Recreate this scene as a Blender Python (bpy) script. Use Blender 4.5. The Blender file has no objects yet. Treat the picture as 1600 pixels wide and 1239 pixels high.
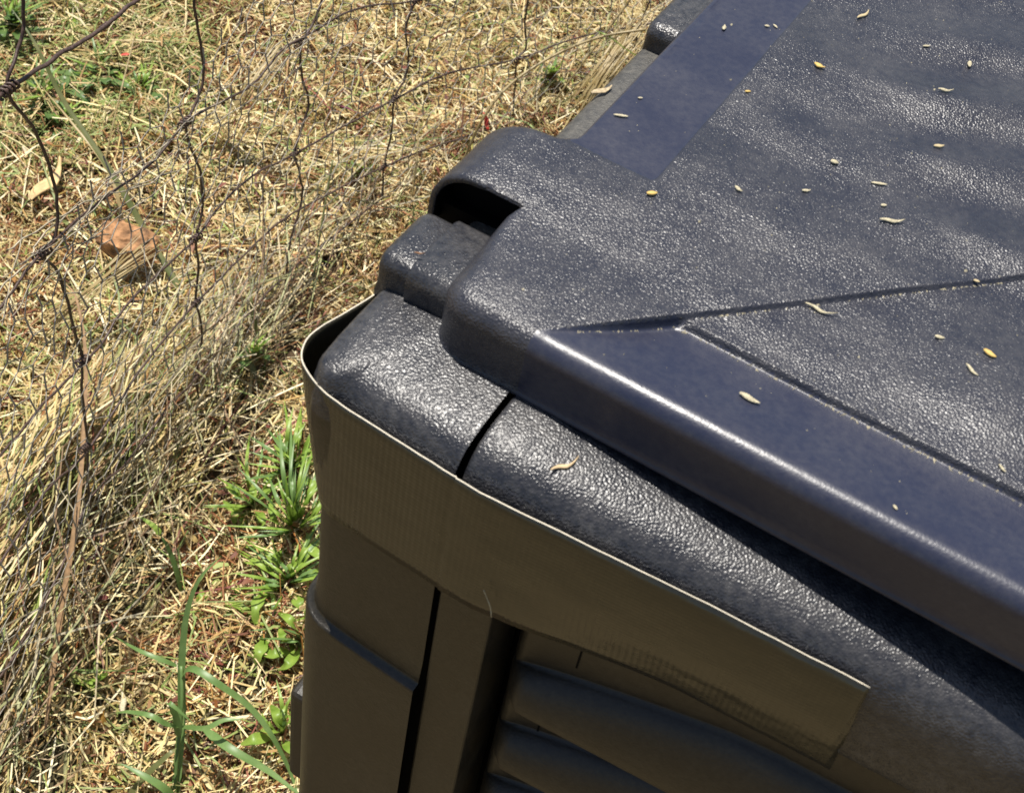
import bpy, bmesh, math, random
import numpy as np
from mathutils import Vector, Matrix, noise
from mathutils.geometry import delaunay_2d_cdt
random.seed(7); rng = np.random.default_rng(11)
S = bpy.context.scene; COL = S.collection

# ---------------- camera, sky, sun, exposure ----------------
RC = np.array([[0.850811, 0.509860, 0.127133], [-0.462076, 0.610733, 0.643033], [0.250212, -0.605845, 0.755213]])  # camera <- world
FPX = 2200.0; CAM = np.array([0.1033, -0.2203, 0.3175])
GZ = -0.75                                    # ground level; z = 0 is the front rim of the bin
cam = bpy.data.cameras.new('camera'); camo = bpy.data.objects.new('camera', cam); COL.objects.link(camo); S.camera = camo
M = Matrix([list(RC[:, i]) for i in range(3)]).to_4x4(); M.translation = Vector(CAM); camo.matrix_world = M
cam.sensor_width = 36; cam.lens = FPX / 1600 * 36; cam.clip_start = 0.01; cam.clip_end = 500
cam.dof.use_dof = True; cam.dof.focus_distance = 0.70; cam.dof.aperture_fstop = 40
SUN = Vector((-0.21, 0.13, 0.965)).normalized()
w = bpy.data.worlds.new("World"); S.world = w; w.use_nodes = True
nt = w.node_tree; sky = nt.nodes.new('ShaderNodeTexSky'); sky.sky_type = 'NISHITA'; sky.sun_disc = False
sky.sun_elevation = math.asin(SUN.z); sky.sun_rotation = math.atan2(SUN.x, SUN.y)
nt.links.new(sky.outputs[0], nt.nodes['Background'].inputs[0]); nt.nodes['Background'].inputs[1].default_value = 0.078
sl = bpy.data.lights.new('sun', 'SUN'); sl.energy = 5.0; sl.angle = math.radians(0.5); sl.color = (1.0, 0.95, 0.87)
so = bpy.data.objects.new('sun', sl); COL.objects.link(so); so.rotation_euler = SUN.to_track_quat('Z', 'Y').to_euler()
S.view_settings.view_transform = 'Standard'; S.view_settings.look = 'None'; S.view_settings.exposure = 0.45
S.render.engine = 'CYCLES'

# ---------------- helpers ----------------
def ray(px, py):
    c = np.array([px - 800, -(py - 619.5), -FPX]); return RC.T @ c / np.linalg.norm(c)
def onz(px, py, z):
    r = ray(px, py); return CAM + r * ((z - CAM[2]) / r[2])
def gnd(px, py, h=0.0): return Vector(onz(px, py, GZ + h))
def mesh(name, V, F, mat, parent=None, smooth=True):
    me = bpy.data.meshes.new(name); me.from_pydata([tuple(v) for v in V], [], F); me.update()
    if smooth: me.polygons.foreach_set('use_smooth', [True] * len(me.polygons))
    o = bpy.data.objects.new(name, me); COL.objects.link(o)
    if mat: me.materials.append(mat)
    if parent: o.parent = parent
    return o
def tag(o, label=None, cat=None, group=None, kind=None):
    if label: o['label'] = label
    if cat: o['category'] = cat
    if group: o['group'] = group
    if kind: o['kind'] = kind
    return o
def empty(name, loc=(0, 0, 0)):
    o = bpy.data.objects.new(name, None); COL.objects.link(o); o.location = loc; o.empty_display_size = .02; return o
def rehome(root, kids):                       # keep world places when the root sits elsewhere
    for k in kids:
        k.parent = root; k.location = k.location - root.location
def sweep(rings, closed=False, flip=False):   # rings: list of equal-length point lists
    V = [p for r in rings for p in r]; n = len(rings[0]); F = []
    R_ = range(len(rings) if closed else len(rings) - 1)
    for i in R_:
        j = (i + 1) % len(rings)
        for k in range(n - 1):
            f = (i * n + k, j * n + k, j * n + k + 1, i * n + k + 1); F.append(f[::-1] if flip else f)
    return V, F
def tube(pts, rad, seg=6, caps=True):
    pts = [Vector(p) for p in pts]; V = []; F = []
    rr = rad if hasattr(rad, '__len__') else [rad] * len(pts)
    up = Vector((.3, .2, 1)).normalized()
    for i, p in enumerate(pts):
        t = (pts[min(i + 1, len(pts) - 1)] - pts[max(i - 1, 0)]); t = t.normalized() if t.length > 0 else Vector((0, 0, 1))
        u = up - t * up.dot(t); u = u.normalized() if u.length > 1e-4 else t.orthogonal().normalized(); up = u; v = t.cross(u)
        for k in range(seg):
            a = 2 * math.pi * k / seg; V.append(p + (u * math.cos(a) + v * math.sin(a)) * rr[i])
    for i in range(len(pts) - 1):
        for k in range(seg):
            k2 = (k + 1) % seg; F.append((i * seg + k, i * seg + k2, (i + 1) * seg + k2, (i + 1) * seg + k))
    if caps: F.append(tuple(range(seg))[::-1]); F.append(tuple((len(pts) - 1) * seg + k for k in range(seg)))
    return V, F
def join(parts):
    V = []; F = []
    for v, f in parts:
        o = len(V); V += list(v); F += [tuple(i + o for i in q) for q in f]
    return V, F
def spline(pts, n=6):                          # Catmull-Rom
    P = [Vector(p) for p in pts]; P = [P[0] * 2 - P[1]] + P + [P[-1] * 2 - P[-2]]; out = []
    for i in range(1, len(P) - 2):
        for k in range(n):
            t = k / n; a, b, c, d = P[i - 1], P[i], P[i + 1], P[i + 2]
            out.append(.5 * ((2 * b) + (c - a) * t + (2 * a - 5 * b + 4 * c - d) * t * t + (3 * b - a - 3 * c + d) * t ** 3))
    out.append(P[-2]); return out
def ss(a, b, x):
    t = min(1, max(0, (x - a) / (b - a))); return t * t * (3 - 2 * t)
def nz(x, y, z=0.0): return noise.noise(Vector((x, y, z)))

# ---------------- materials ----------------
def newmat(name):
    m = bpy.data.materials.new(name); m.use_nodes = True; return m, m.node_tree, m.node_tree.nodes['Principled BSDF']
def node(t, typ, **kw):
    n = t.nodes.new(typ)
    for k, v in kw.items():
        if k in n.inputs: n.inputs[k].default_value = v
        else: setattr(n, k, v)
    return n
def ramp(t, fac, stops):
    r = t.nodes.new('ShaderNodeValToRGB'); e = r.color_ramp.elements
    while len(e) < len(stops): e.new(.5)
    for q, (p, c) in zip(e, stops): q.position = p; q.color = (*c, 1) if len(c) == 3 else c
    t.links.new(fac, r.inputs[0]); return r.outputs[0]
def plastic(name, base, rough, grain=0.0, gscale=1450, dust=0.0, wave=0.0, dustcol=(.16, .15, .14), scratch=0.0, fine=0.0):
    m, t, b = newmat(name); L = t.links
    tc = t.nodes.new('ShaderNodeTexCoord').outputs['Object']
    n1 = node(t, 'ShaderNodeTexNoise', Scale=38.0, Detail=5.0, Roughness=.65); L.new(tc, n1.inputs['Vector'])
    n2 = node(t, 'ShaderNodeTexNoise', Scale=420.0, Detail=4.0, Roughness=.6); L.new(tc, n2.inputs['Vector'])
    mul = node(t, 'ShaderNodeMath', operation='MULTIPLY'); L.new(n1.outputs[0], mul.inputs[0]); L.new(n2.outputs[0], mul.inputs[1])
    d0 = ramp(t, mul.outputs[0], [(.16, (0, 0, 0)), (.42, (1, 1, 1))])
    dm = node(t, 'ShaderNodeMath', operation='MULTIPLY'); dm.inputs[1].default_value = dust; L.new(d0, dm.inputs[0])
    mx = node(t, 'ShaderNodeMix', data_type='RGBA'); mx.inputs[6].default_value = (*base, 1); mx.inputs[7].default_value = (*dustcol, 1)
    L.new(dm.outputs[0], mx.inputs[0]); L.new(mx.outputs[2], b.inputs['Base Color'])
    rr = node(t, 'ShaderNodeMapRange'); rr.inputs[3].default_value = rough - .05; rr.inputs[4].default_value = rough + .13
    L.new(n1.outputs[0], rr.inputs[0]); L.new(rr.outputs[0], b.inputs['Roughness'])
    last = None
    def bump(h, dist, strength):
        nonlocal last
        bp = node(t, 'ShaderNodeBump'); bp.inputs['Strength'].default_value = strength; bp.inputs['Distance'].default_value = dist
        L.new(h, bp.inputs['Height'])
        if last: L.new(last, bp.inputs['Normal'])
        last = bp.outputs[0]
    if wave:
        mp = node(t, 'ShaderNodeMapping'); mp.inputs['Rotation'].default_value = (0, 0, math.radians(12)); mp.inputs['Scale'].default_value = (9, 30, 9); L.new(tc, mp.inputs[0])
        nw = node(t, 'ShaderNodeTexNoise', Scale=1.0, Detail=1.5, Roughness=.45); L.new(mp.outputs[0], nw.inputs['Vector'])
        bump(nw.outputs[0], .011, wave)
    if grain:
        nd = node(t, 'ShaderNodeTexNoise', Scale=300.0, Detail=2.0); L.new(tc, nd.inputs['Vector'])
        va = node(t, 'ShaderNodeVectorMath', operation='SCALE'); va.inputs[3].default_value = .0009; L.new(nd.outputs['Color'], va.inputs[0])
        vb = node(t, 'ShaderNodeVectorMath', operation='ADD'); L.new(tc, vb.inputs[0]); L.new(va.outputs[0], vb.inputs[1])
        vo = node(t, 'ShaderNodeTexVoronoi', Scale=float(gscale), feature='SMOOTH_F1'); L.new(vb.outputs[0], vo.inputs['Vector'])
        vo.inputs['Smoothness'].default_value = .7
        inv = node(t, 'ShaderNodeMath', operation='SUBTRACT'); inv.inputs[0].default_value = 1; L.new(vo.outputs['Distance'], inv.inputs[1])
        bump(inv.outputs[0], .0004, grain)
        ng = node(t, 'ShaderNodeTexNoise', Scale=1500.0, Detail=2.0); L.new(tc, ng.inputs['Vector']); bump(ng.outputs[0], .00018, grain)
    if fine:
        ng = node(t, 'ShaderNodeTexNoise', Scale=1100.0, Detail=3.0); L.new(tc, ng.inputs['Vector']); bump(ng.outputs[0], .0002, fine)
    if last: L.new(last, b.inputs['Normal'])
    return m
P_GRAIN = plastic('black_grained_plastic', (.021, .022, .031), .28, grain=.62, dust=.22, wave=.45)
P_RAIL = plastic('black_grained_plastic_rail', (.017, .018, .023), .27, grain=.6, gscale=1350, dust=.35)
P_SMOOTH = plastic('black_satin_plastic', (.019, .022, .042), .31, dust=.14, fine=.38)
P_BODY = plastic('black_matt_plastic', (.013, .0105, .006), .38, dust=.45, fine=1.0, dustcol=(.07, .058, .036))
P_DUSTY = plastic('dusty_black_plastic', (.035, .034, .032), .5, grain=.5, dust=.8, dustcol=(.13, .12, .10))
P_DARK = plastic('recess_shade_plastic', (.004, .004, .004), .7)  # same plastic, near black: the shade of recesses put into the colour
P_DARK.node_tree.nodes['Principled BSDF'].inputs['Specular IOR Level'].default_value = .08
P_LOUV = plastic('matt_louvre_plastic', (.015, .0115, .007), .42, dust=.4, fine=.7, dustcol=(.06, .05, .032))
P_LOUV.node_tree.nodes['Principled BSDF'].inputs['Specular IOR Level'].default_value = .5

def tape_mat():
    m, t, b = newmat('brown_duct_tape'); L = t.links
    tc = t.nodes.new('ShaderNodeTexCoord').outputs['Object']
    n1 = node(t, 'ShaderNodeTexNoise', Scale=30.0, Detail=5.0, Roughness=.6); L.new(tc, n1.inputs['Vector'])
    c = ramp(t, n1.outputs[0], [(.3, (.013, .012, .006)), (.7, (.024, .021, .011))]); L.new(c, b.inputs['Base Color'])
    r = node(t, 'ShaderNodeMapRange'); r.inputs[3].default_value = .20; r.inputs[4].default_value = .34; L.new(n1.outputs[0], r.inputs[0]); L.new(r.outputs[0], b.inputs['Roughness'])
    sx = t.nodes.new('ShaderNodeSeparateXYZ'); L.new(tc, sx.inputs[0])
    a = node(t, 'ShaderNodeMath', operation='SUBTRACT'); L.new(sx.outputs[0], a.inputs[0])
    g1 = node(t, 'ShaderNodeMapRange'); g1.inputs[1].default_value = -.035; g1.inputs[2].default_value = -.055; L.new(sx.outputs[0], g1.inputs[0])
    g2 = node(t, 'ShaderNodeMath', operation='MULTIPLY'); L.new(g1.outputs[0], g2.inputs[0]); L.new(sx.outputs[1], g2.inputs[1]); L.new(g2.outputs[0], a.inputs[1])
    s1 = node(t, 'ShaderNodeMath', operation='MULTIPLY'); s1.inputs[1].default_value = 2 * math.pi / .0021; L.new(a.outputs[0], s1.inputs[0])
    s2 = node(t, 'ShaderNodeMath', operation='SINE'); L.new(s1.outputs[0], s2.inputs[0])
    s3 = node(t, 'ShaderNodeMath', operation='MULTIPLY'); s3.inputs[1].default_value = 2 * math.pi / .0016; L.new(sx.outputs[2], s3.inputs[0])
    s4 = node(t, 'ShaderNodeMath', operation='SINE'); L.new(s3.outputs[0], s4.inputs[0])
    q = node(t, 'ShaderNodeMath', operation='MULTIPLY_ADD'); L.new(s4.outputs[0], q.inputs[0]); q.inputs[1].default_value = .35; L.new(s2.outputs[0], q.inputs[2])
    b1 = node(t, 'ShaderNodeBump'); b1.inputs['Strength'].default_value = .45; b1.inputs['Distance'].default_value = .00009; L.new(q.outputs[0], b1.inputs['Height'])
    n2 = node(t, 'ShaderNodeTexNoise', Scale=70.0, Detail=3.0); L.new(tc, n2.inputs['Vector'])
    b2 = node(t, 'ShaderNodeBump'); b2.inputs['Strength'].default_value = .35; b2.inputs['Distance'].default_value = .002; L.new(n2.outputs[0], b2.inputs['Height']); L.new(b1.outputs[0], b2.inputs['Normal'])
    L.new(b2.outputs[0], b.inputs['Normal']); b.inputs['Specular IOR Level'].default_value = .75; return m
TAPE = tape_mat()
def simple(name, col, rough=.7, var=.25, scale=300, bump=.0):
    m, t, b = newmat(name); L = t.links
    tc = t.nodes.new('ShaderNodeTexCoord').outputs['Object']
    n1 = node(t, 'ShaderNodeTexNoise', Scale=float(scale), Detail=4.0); L.new(tc, n1.inputs['Vector'])
    lo = tuple(c * (1 - var) for c in col); hi = tuple(min(1, c * (1 + var)) for c in col)
    L.new(ramp(t, n1.outputs[0], [(.3, lo), (.7, hi)]), b.inputs['Base Color']); b.inputs['Roughness'].default_value = rough
    if bump:
        bp = node(t, 'ShaderNodeBump'); bp.inputs['Distance'].default_value = bump; L.new(n1.outputs[0], bp.inputs['Height']); L.new(bp.outputs[0], b.inputs['Normal'])
    return m
TAPE_EDGE = simple('tape_cut_edge', (.62, .56, .44), .8, .15, 900)
RUST = simple('rusty_wire', (.070, .042, .032), .5, .6, 500, .0003)
GALV = simple('weathered_netting_wire', (.36, .325, .27), .45, .4, 400)
def attr_mat(name, rough=.75, trans=.0, spec=.3):
    m, t, b = newmat(name); L = t.links
    a = node(t, 'ShaderNodeAttribute', attribute_name='Col'); L.new(a.outputs['Color'], b.inputs['Base Color'])
    b.inputs['Roughness'].default_value = rough; b.inputs['Specular IOR Level'].default_value = spec
    if trans:
        tr = node(t, 'ShaderNodeBsdfTranslucent'); L.new(a.outputs['Color'], tr.inputs[0]); mixs = node(t, 'ShaderNodeMixShader'); mixs.inputs[0].default_value = trans
        out = t.nodes['Material Output']; L.new(b.outputs[0], mixs.inputs[1]); L.new(tr.outputs[0], mixs.inputs[2]); L.new(mixs.outputs[0], out.inputs[0])
    return m
STRAW = attr_mat('dry_straw', .6, .15, .4)
def leaf_mat(name, c1, c2):
    m, t, b = newmat(name); L = t.links
    tc = t.nodes.new('ShaderNodeTexCoord').outputs['Object']
    n1 = node(t, 'ShaderNodeTexNoise', Scale=60.0, Detail=4.0); L.new(tc, n1.inputs['Vector'])
    c = ramp(t, n1.outputs[0], [(.3, c1), (.7, c2)]); L.new(c, b.inputs['Base Color']); b.inputs['Roughness'].default_value = .42
    tr = node(t, 'ShaderNodeBsdfTranslucent'); L.new(c, tr.inputs[0]); mixs = node(t, 'ShaderNodeMixShader'); mixs.inputs[0].default_value = .3
    out = t.nodes['Material Output']; L.new(b.outputs[0], mixs.inputs[1]); L.new(tr.outputs[0], mixs.inputs[2]); L.new(mixs.outputs[0], out.inputs[0]); return m
DLEAF = leaf_mat('dull_green_leaf', (.07, .14, .035), (.16, .24, .07))
LEAF = leaf_mat('green_leaf', (.15, .26, .03), (.32, .44, .08))
BLADE = leaf_mat('grass_blade', (.11, .20, .05), (.20, .31, .10))
OLIVE = leaf_mat('olive_blade', (.10, .13, .035), (.22, .22, .09))
DRYB = leaf_mat('dry_blade', (.36, .26, .10), (.52, .42, .22))
HUSK = simple('pale_husk', (.50, .44, .29), .8, .4, 1500, .0004)
WOOD = simple('orange_brown_bark', (.33, .17, .075), .9, .65, 110, .004)
def ground_mat():
    m, t, b = newmat('soil_and_thatch'); L = t.links
    tc = t.nodes.new('ShaderNodeTexCoord').outputs['Object']
    n1 = node(t, 'ShaderNodeTexNoise', Scale=70.0, Detail=7.0, Roughness=.75); L.new(tc, n1.inputs['Vector'])
    c1 = ramp(t, n1.outputs[0], [(.33, (.020, .012, .008)), (.5, (.085, .050, .026)), (.68, (.22, .15, .07))])
    n2 = node(t, 'ShaderNodeTexNoise', Scale=2.0, Detail=3.0); L.new(tc, n2.inputs['Vector'])
    mx = node(t, 'ShaderNodeMix', data_type='RGBA'); mx.inputs[7].default_value = (.13, .13, .05, 1); L.new(c1, mx.inputs[6])
    L.new(ramp(t, n2.outputs[0], [(.55, (0, 0, 0)), (.75, (.6, .6, .6))]), mx.inputs[0]); L.new(mx.outputs[2], b.inputs['Base Color']); b.inputs['Roughness'].default_value = .95
    bp = node(t, 'ShaderNodeBump'); bp.inputs['Distance'].default_value = .01; L.new(n1.outputs[0], bp.inputs['Height']); L.new(bp.outputs[0], b.inputs['Normal']); return m

# ---------------- the ground ----------------
def gh(x, y):                                  # gentle unevenness of the soil
    return .014 * nz(x * 5, y * 5, 1) + .016 * nz(x * 13, y * 13, 2) + .008 * nz(x * 30, y * 30, 3)
def axis_pts(lo, hi, step, far):
    a = list(np.arange(lo, hi + 1e-6, step)); s = step; p = hi
    while p < far: s *= 1.5; p += s; a.append(p)
    s = step; p = lo
    while p > -far: s *= 1.5; p -= s; a.insert(0, p)
    return a
gx = axis_pts(-1.6, .1, .02, 60); gy = axis_pts(-.2, 2.2, .02, 60)
V = [(x, y, GZ + (gh(x, y) if abs(x) < 3 and abs(y) < 3 else 0)) for y in gy for x in gx]; nx = len(gx)
F = [(j * nx + i, j * nx + i + 1, (j + 1) * nx + i + 1, (j + 1) * nx + i) for j in range(len(gy) - 1) for i in range(nx - 1)]
go = mesh('ground', V, F, ground_mat()); go.data.materials.append(simple('mown_straw_ground', (.175, .13, .062), .95, .45, 60, .006))
for p in go.data.polygons:
    if not (-1.42 < p.center.x < .0 and -.18 < p.center.y < 2.2): p.material_index = 1
tag(go, 'dry brown soil below mown grass clippings', None, None, 'structure')

# fence line on the ground
FP = [Vector(p) for p in [(-.285, -.24), (-.335, -.08), (-.382, .08), (-.438, .25), (-.480, .438), (-.503, .61), (-.502, .79), (-.470, .98), (-.415, 1.19), (-.335, 1.46), (-.20, 1.9)]]   # the fence's run in plan
FP = [Vector((p.x, p.y, 0)) for p in spline([(p.x, p.y, 0) for p in FP], 6)]
FL = [0.0]
for a_, b_ in zip(FP, FP[1:]): FL.append(FL[-1] + (b_ - a_).length)
S0 = FL[12]                                     # arc length 0 = where the line starts to be seen
def fpt(s_):
    s_ = min(max(s_ + S0, 0), FL[-1] - 1e-6); i = 0
    while FL[i + 1] < s_: i += 1
    d = (FP[i + 1] - FP[i]).normalized(); p = FP[i] + d * (s_ - FL[i]); return Vector((p.x, p.y, GZ)), d, Vector((d.y, -d.x, 0))
def onfence(px, py, off=0.0):
    r = Vector(ray(px, py)); c = Vector(CAM); best = None
    for i, (a_, b_) in enumerate(zip(FP, FP[1:])):
        d = b_ - a_; n_ = Vector((d.y, -d.x, 0)).normalized(); t = (a_ + n_ * off - c).dot(n_) / r.dot(n_)
        p = c + r * t; u = (p - a_).dot(d) / d.length_squared
        e = max(0, -u, u - 1)
        if t > 0 and (best is None or e < best[0] - 1e-9): best = (e, p)
    return best[1]
FB0, FD, FN = fpt(0)

# ---------------- straw ----------------
def strands(P, D, Lh, W, Nn, bend, C, name, mat):
    """P centre, D direction, Lh half length, W half width, Nn blade normal, bend vector; 3 cross-sections each"""
    n = len(P); D /= np.linalg.norm(D, axis=1)[:, None]
    T = np.cross(D, Nn); T /= np.linalg.norm(T, axis=1)[:, None] + 1e-9
    V = np.empty((n, 6, 3))
    for k, s in enumerate((-1, 0, 1)):
        c = P + D * (Lh * s)[:, None] + (bend if s == 0 else 0)
        ww = W * (1 if s == 0 else .6)
        V[:, 2 * k] = c - T * ww[:, None]; V[:, 2 * k + 1] = c + T * ww[:, None]
    me = bpy.data.meshes.new(name); me.vertices.add(n * 6); me.vertices.foreach_set('co', V.reshape(-1).astype('f'))
    base = np.arange(n)[:, None] * 6; q = np.concatenate([base + [0, 1, 3, 2], base + [2, 3, 5, 4]], 1).reshape(-1)
    me.loops.add(len(q)); me.loops.foreach_set('vertex_index', q.astype('i')); me.polygons.add(2 * n)
    me.polygons.foreach_set('loop_start', np.arange(0, 8 * n, 4, dtype='i')); me.polygons.foreach_set('loop_total', np.full(2 * n, 4, 'i'))
    me.update(calc_edges=True)
    ca = me.color_attributes.new('Col', 'FLOAT_COLOR', 'POINT'); cc = np.ones((n, 6, 4), 'f'); cc[:, :, :3] = C[:, None, :]
    ca.data.foreach_set('color', cc.reshape(-1)); me.materials.append(mat)
    o = bpy.data.objects.new(name, me); COL.objects.link(o); return o
PAL = np.array([(.58, .45, .21), (.70, .58, .31), (.42, .28, .11), (.36, .33, .12), (.28, .13, .05), (.17, .065, .03), (.24, .30, .09), (.82, .73, .47)])
def pick(n, wts):
    w_ = np.array(wts, float); c = PAL[rng.choice(len(PAL), n, p=w_ / w_.sum())]
    return np.clip(c * 1.02 * rng.uniform(.72, 1.18, (n, 1)) * np.array([1.02, 1.0, .97]) + rng.normal(0, .012, (n, 3)), .01, .95)
# outline in plan of what the camera could see of the ground, with a margin
def vis_pts(n):
    """random points spread over the visible wedge of ground, uniform on the ground"""
    out = []
    lo = np.array([-1.35, -.15]); hi = np.array([-.05, 2.2])
    while sum(map(len, out)) < n:
        p = rng.uniform(lo, hi, (n, 2)); q = np.c_[p, np.full(n, GZ)] - CAM; c = q @ RC.T
        px = 800 + FPX * c[:, 0] / -c[:, 2]; py = 619.5 - FPX * c[:, 1] / -c[:, 2]
        ok = (px > -160) & (px < 1120) & (py > -140) & (py < 1400) & (px < 640 + np.clip(500 - py, 0, 900) * 1.0) & ((px < 560) | (py < 560)); out.append(p[ok])
    return np.concatenate(out)[:n]
def to_px(p):
    c = (p - CAM) @ RC.T; return 800 + FPX * c[:, 0] / -c[:, 2], 619.5 - FPX * c[:, 1] / -c[:, 2]
def ghv(p): return np.array([gh(x, y) for x, y in p])
NS = 125000
p2 = vis_pts(NS); px, py = to_px(np.c_[p2, np.full(NS, GZ)])
z = GZ + ghv(p2) + rng.uniform(.0, .026, NS)
# litter zone near the bin (lower middle) is finer and redder
red = np.clip(1 - np.abs((px - 360) / 150), 0, 1) * np.clip((py - 640) / 150, 0, 1); redp = rng.uniform(0, 1, NS) < red * .6
ang = rng.uniform(0, 2 * math.pi, NS); tilt = rng.normal(0, .42, NS)
D = np.c_[np.cos(ang) * np.cos(tilt), np.sin(ang) * np.cos(tilt), np.sin(tilt)]
Lh = rng.gamma(3.2, .0030, NS) + .003; Lh[redp] *= .55; Wd = rng.uniform(.0004, .0011, NS); Wd[redp] *= .8
chaff = rng.uniform(0, 1, NS) < .11; Wd[chaff] = rng.uniform(.0014, .0028, chaff.sum()); Lh[chaff] = rng.uniform(.003, .008, chaff.sum())
Nn = rng.normal(0, .45, (NS, 3)) + [0, 0, 1]; bend = rng.normal(0, 1, (NS, 3)) * (Lh * .22)[:, None]
C = pick(NS, [4.0, 3.0, 3.0, 2.2, 2.2, 1.5, 1.7, 2.0]); C[redp] = pick(NS, [1, .3, 2, .3, 5, 4, .2, .2])[redp]
patch = np.array([nz(a * 6, b * 6, 5) for a, b in p2]); g = (patch > .18) & (rng.uniform(0, 1, NS) < .33)
C[g] = pick(NS, [0, .3, 1, 1, 5, 4, .5, 0])[g]
gg = ((px < 330) & (py < 330 - .4 * px)) & (rng.uniform(0, 1, NS) < .5); C[gg] = pick(NS, [0, .2, 1, 2, .3, .5, 7, 0])[gg]
hole = np.array([nz(a * 17, b * 17, 8) + .6 * nz(a * 40, b * 40, 4) for a, b in p2]); kp = ~((hole < -.22) & (rng.uniform(0, 1, NS) < .78))
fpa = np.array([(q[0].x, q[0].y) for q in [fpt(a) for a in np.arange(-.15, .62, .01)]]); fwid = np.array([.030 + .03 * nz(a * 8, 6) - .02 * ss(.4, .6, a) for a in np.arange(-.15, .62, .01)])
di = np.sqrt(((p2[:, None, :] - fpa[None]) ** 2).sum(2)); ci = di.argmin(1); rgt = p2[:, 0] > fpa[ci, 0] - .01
kp &= ~(rgt & (di.min(1) < fwid[ci] + .028) & (rng.uniform(0, 1, NS) < .93))        # clippings thinned out so dark soil stands in for the hay's shadow
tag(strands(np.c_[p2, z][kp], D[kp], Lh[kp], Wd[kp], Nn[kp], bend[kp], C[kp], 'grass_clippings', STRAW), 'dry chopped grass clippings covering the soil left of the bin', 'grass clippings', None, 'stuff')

# long loose straws lying on top, swirled
NL = 4200; p2 = vis_pts(NL)
ang = np.array([nz(a * 3, b * 3, 9) * 5 for a, b in p2]) + rng.normal(0, .9, NL); tilt = rng.normal(0, .12, NL)
D = np.c_[np.cos(ang) * np.cos(tilt), np.sin(ang) * np.cos(tilt), np.sin(tilt)]; Lh = rng.uniform(.022, .06, NL); z = GZ + ghv(p2) + rng.uniform(.010, .026, NL)
tag(strands(np.c_[p2, z], D, Lh, rng.uniform(.0005, .0012, NL), rng.normal(0, .4, (NL, 3)) + [0, 0, 1], rng.normal(0, 1, (NL, 3)) * (Lh * .16)[:, None],
    pick(NL, [4, 4, 2, 3, .5, .3, 2, 3]), 'long_straw', STRAW), 'long pale straws strewn over the clippings', 'straw', None, 'stuff')

# hay caught along the foot of the fence
NH = 14000
s = rng.uniform(-.16, .50, NH) ; hs = np.array([ss(-.3, .15, a) * (1 - .95 * ss(.22, .44, a)) for a in s])
lat = rng.normal(0, 1, NH); hgt = np.abs(rng.normal(0, .5, NH)) * np.exp(-lat ** 2 * .5)
fr = [fpt(a) for a in s]
base = np.array([q[0] for q in fr]) + (lat * (.027 + .015 * np.array([nz(a * 9, 1) for a in s])) - .050)[:, None] * np.array([q[2] for q in fr])
base[:, 2] = GZ + .012 + np.minimum(hgt, .95) * .12 * hs * (1 + .5 * np.array([nz(a * 12, 4) for a in s]))
ang = np.array([math.atan2(q[1].y, q[1].x) for q in fr]) + rng.normal(0, .30, NH); tilt = rng.normal(.03, .18, NH)
D = np.c_[np.cos(ang) * np.cos(tilt), np.sin(ang) * np.cos(tilt), np.sin(tilt)]; Lh = rng.uniform(.012, .055, NH)
tag(strands(base, D, Lh, rng.uniform(.0005, .0012, NH), rng.normal(0, .6, (NH, 3)) + [0, 0, 1], rng.normal(0, 1, (NH, 3)) * (Lh * .18)[:, None],
    pick(NH, [3, 3, 3, 3, 1.2, .6, 2.2, 1.4]) * .88, 'hay_ridge', STRAW), 'combed ridge of old hay caught along the foot of the wire fence', 'hay', None, 'stuff')
# grey dry stems tangled in the netting
NG = 950; s = np.concatenate([rng.uniform(-.2, .55, 600), rng.uniform(.4, 1.3, 350)]); fr = [fpt(a) for a in s]
hz_ = (np.abs(rng.normal(0, .06, NG)) + .01) * np.where(s > .45, .5, 1); base = np.array([q[0] for q in fr]) + (rng.normal(-.01, .022, NG))[:, None] * np.array([q[2] for q in fr]); base[:, 2] = GZ + hz_
ang = np.array([math.atan2(q[1].y, q[1].x) for q in fr]) + rng.normal(0, .55, NG); tilt = np.abs(rng.normal(.08, .30, NG))
D = np.c_[np.cos(ang) * np.cos(tilt), np.sin(ang) * np.cos(tilt), np.sin(tilt)]; Lh = rng.uniform(.02, .085, NG); base[:, 2] = np.maximum(base[:, 2], GZ + Lh * np.sin(tilt) * .8)
tag(strands(base, D, Lh, rng.uniform(.0004, .0010, NG), rng.normal(0, 1, (NG, 3)), rng.normal(0, 1, (NG, 3)) * (Lh * .2)[:, None],
    np.array([(.48, .42, .28), (.62, .52, .32), (.28, .18, .10), (.42, .42, .20)])[rng.integers(0, 4, NG)] * rng.uniform(.7, 1.1, (NG, 1)), 'tangled_stems', STRAW), 'long grey dry stems tangled through the wire fence', 'dry stems', None, 'stuff')
# mossy soil under the ridge
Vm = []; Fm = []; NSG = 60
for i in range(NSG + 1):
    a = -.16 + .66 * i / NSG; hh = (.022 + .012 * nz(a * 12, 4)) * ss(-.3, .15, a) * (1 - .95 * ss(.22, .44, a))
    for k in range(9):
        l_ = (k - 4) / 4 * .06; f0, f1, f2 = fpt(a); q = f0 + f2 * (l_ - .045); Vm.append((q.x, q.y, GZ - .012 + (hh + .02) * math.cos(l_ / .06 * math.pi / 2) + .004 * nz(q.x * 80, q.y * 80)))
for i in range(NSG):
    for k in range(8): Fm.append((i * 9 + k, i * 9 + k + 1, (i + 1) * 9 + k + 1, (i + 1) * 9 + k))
tag(mesh('soil_ridge', Vm, Fm, simple('dark_soil', (.07, .045, .025), .95, .5, 90, .004)), 'low dark soil bank under the fence', None, None, 'structure')

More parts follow.
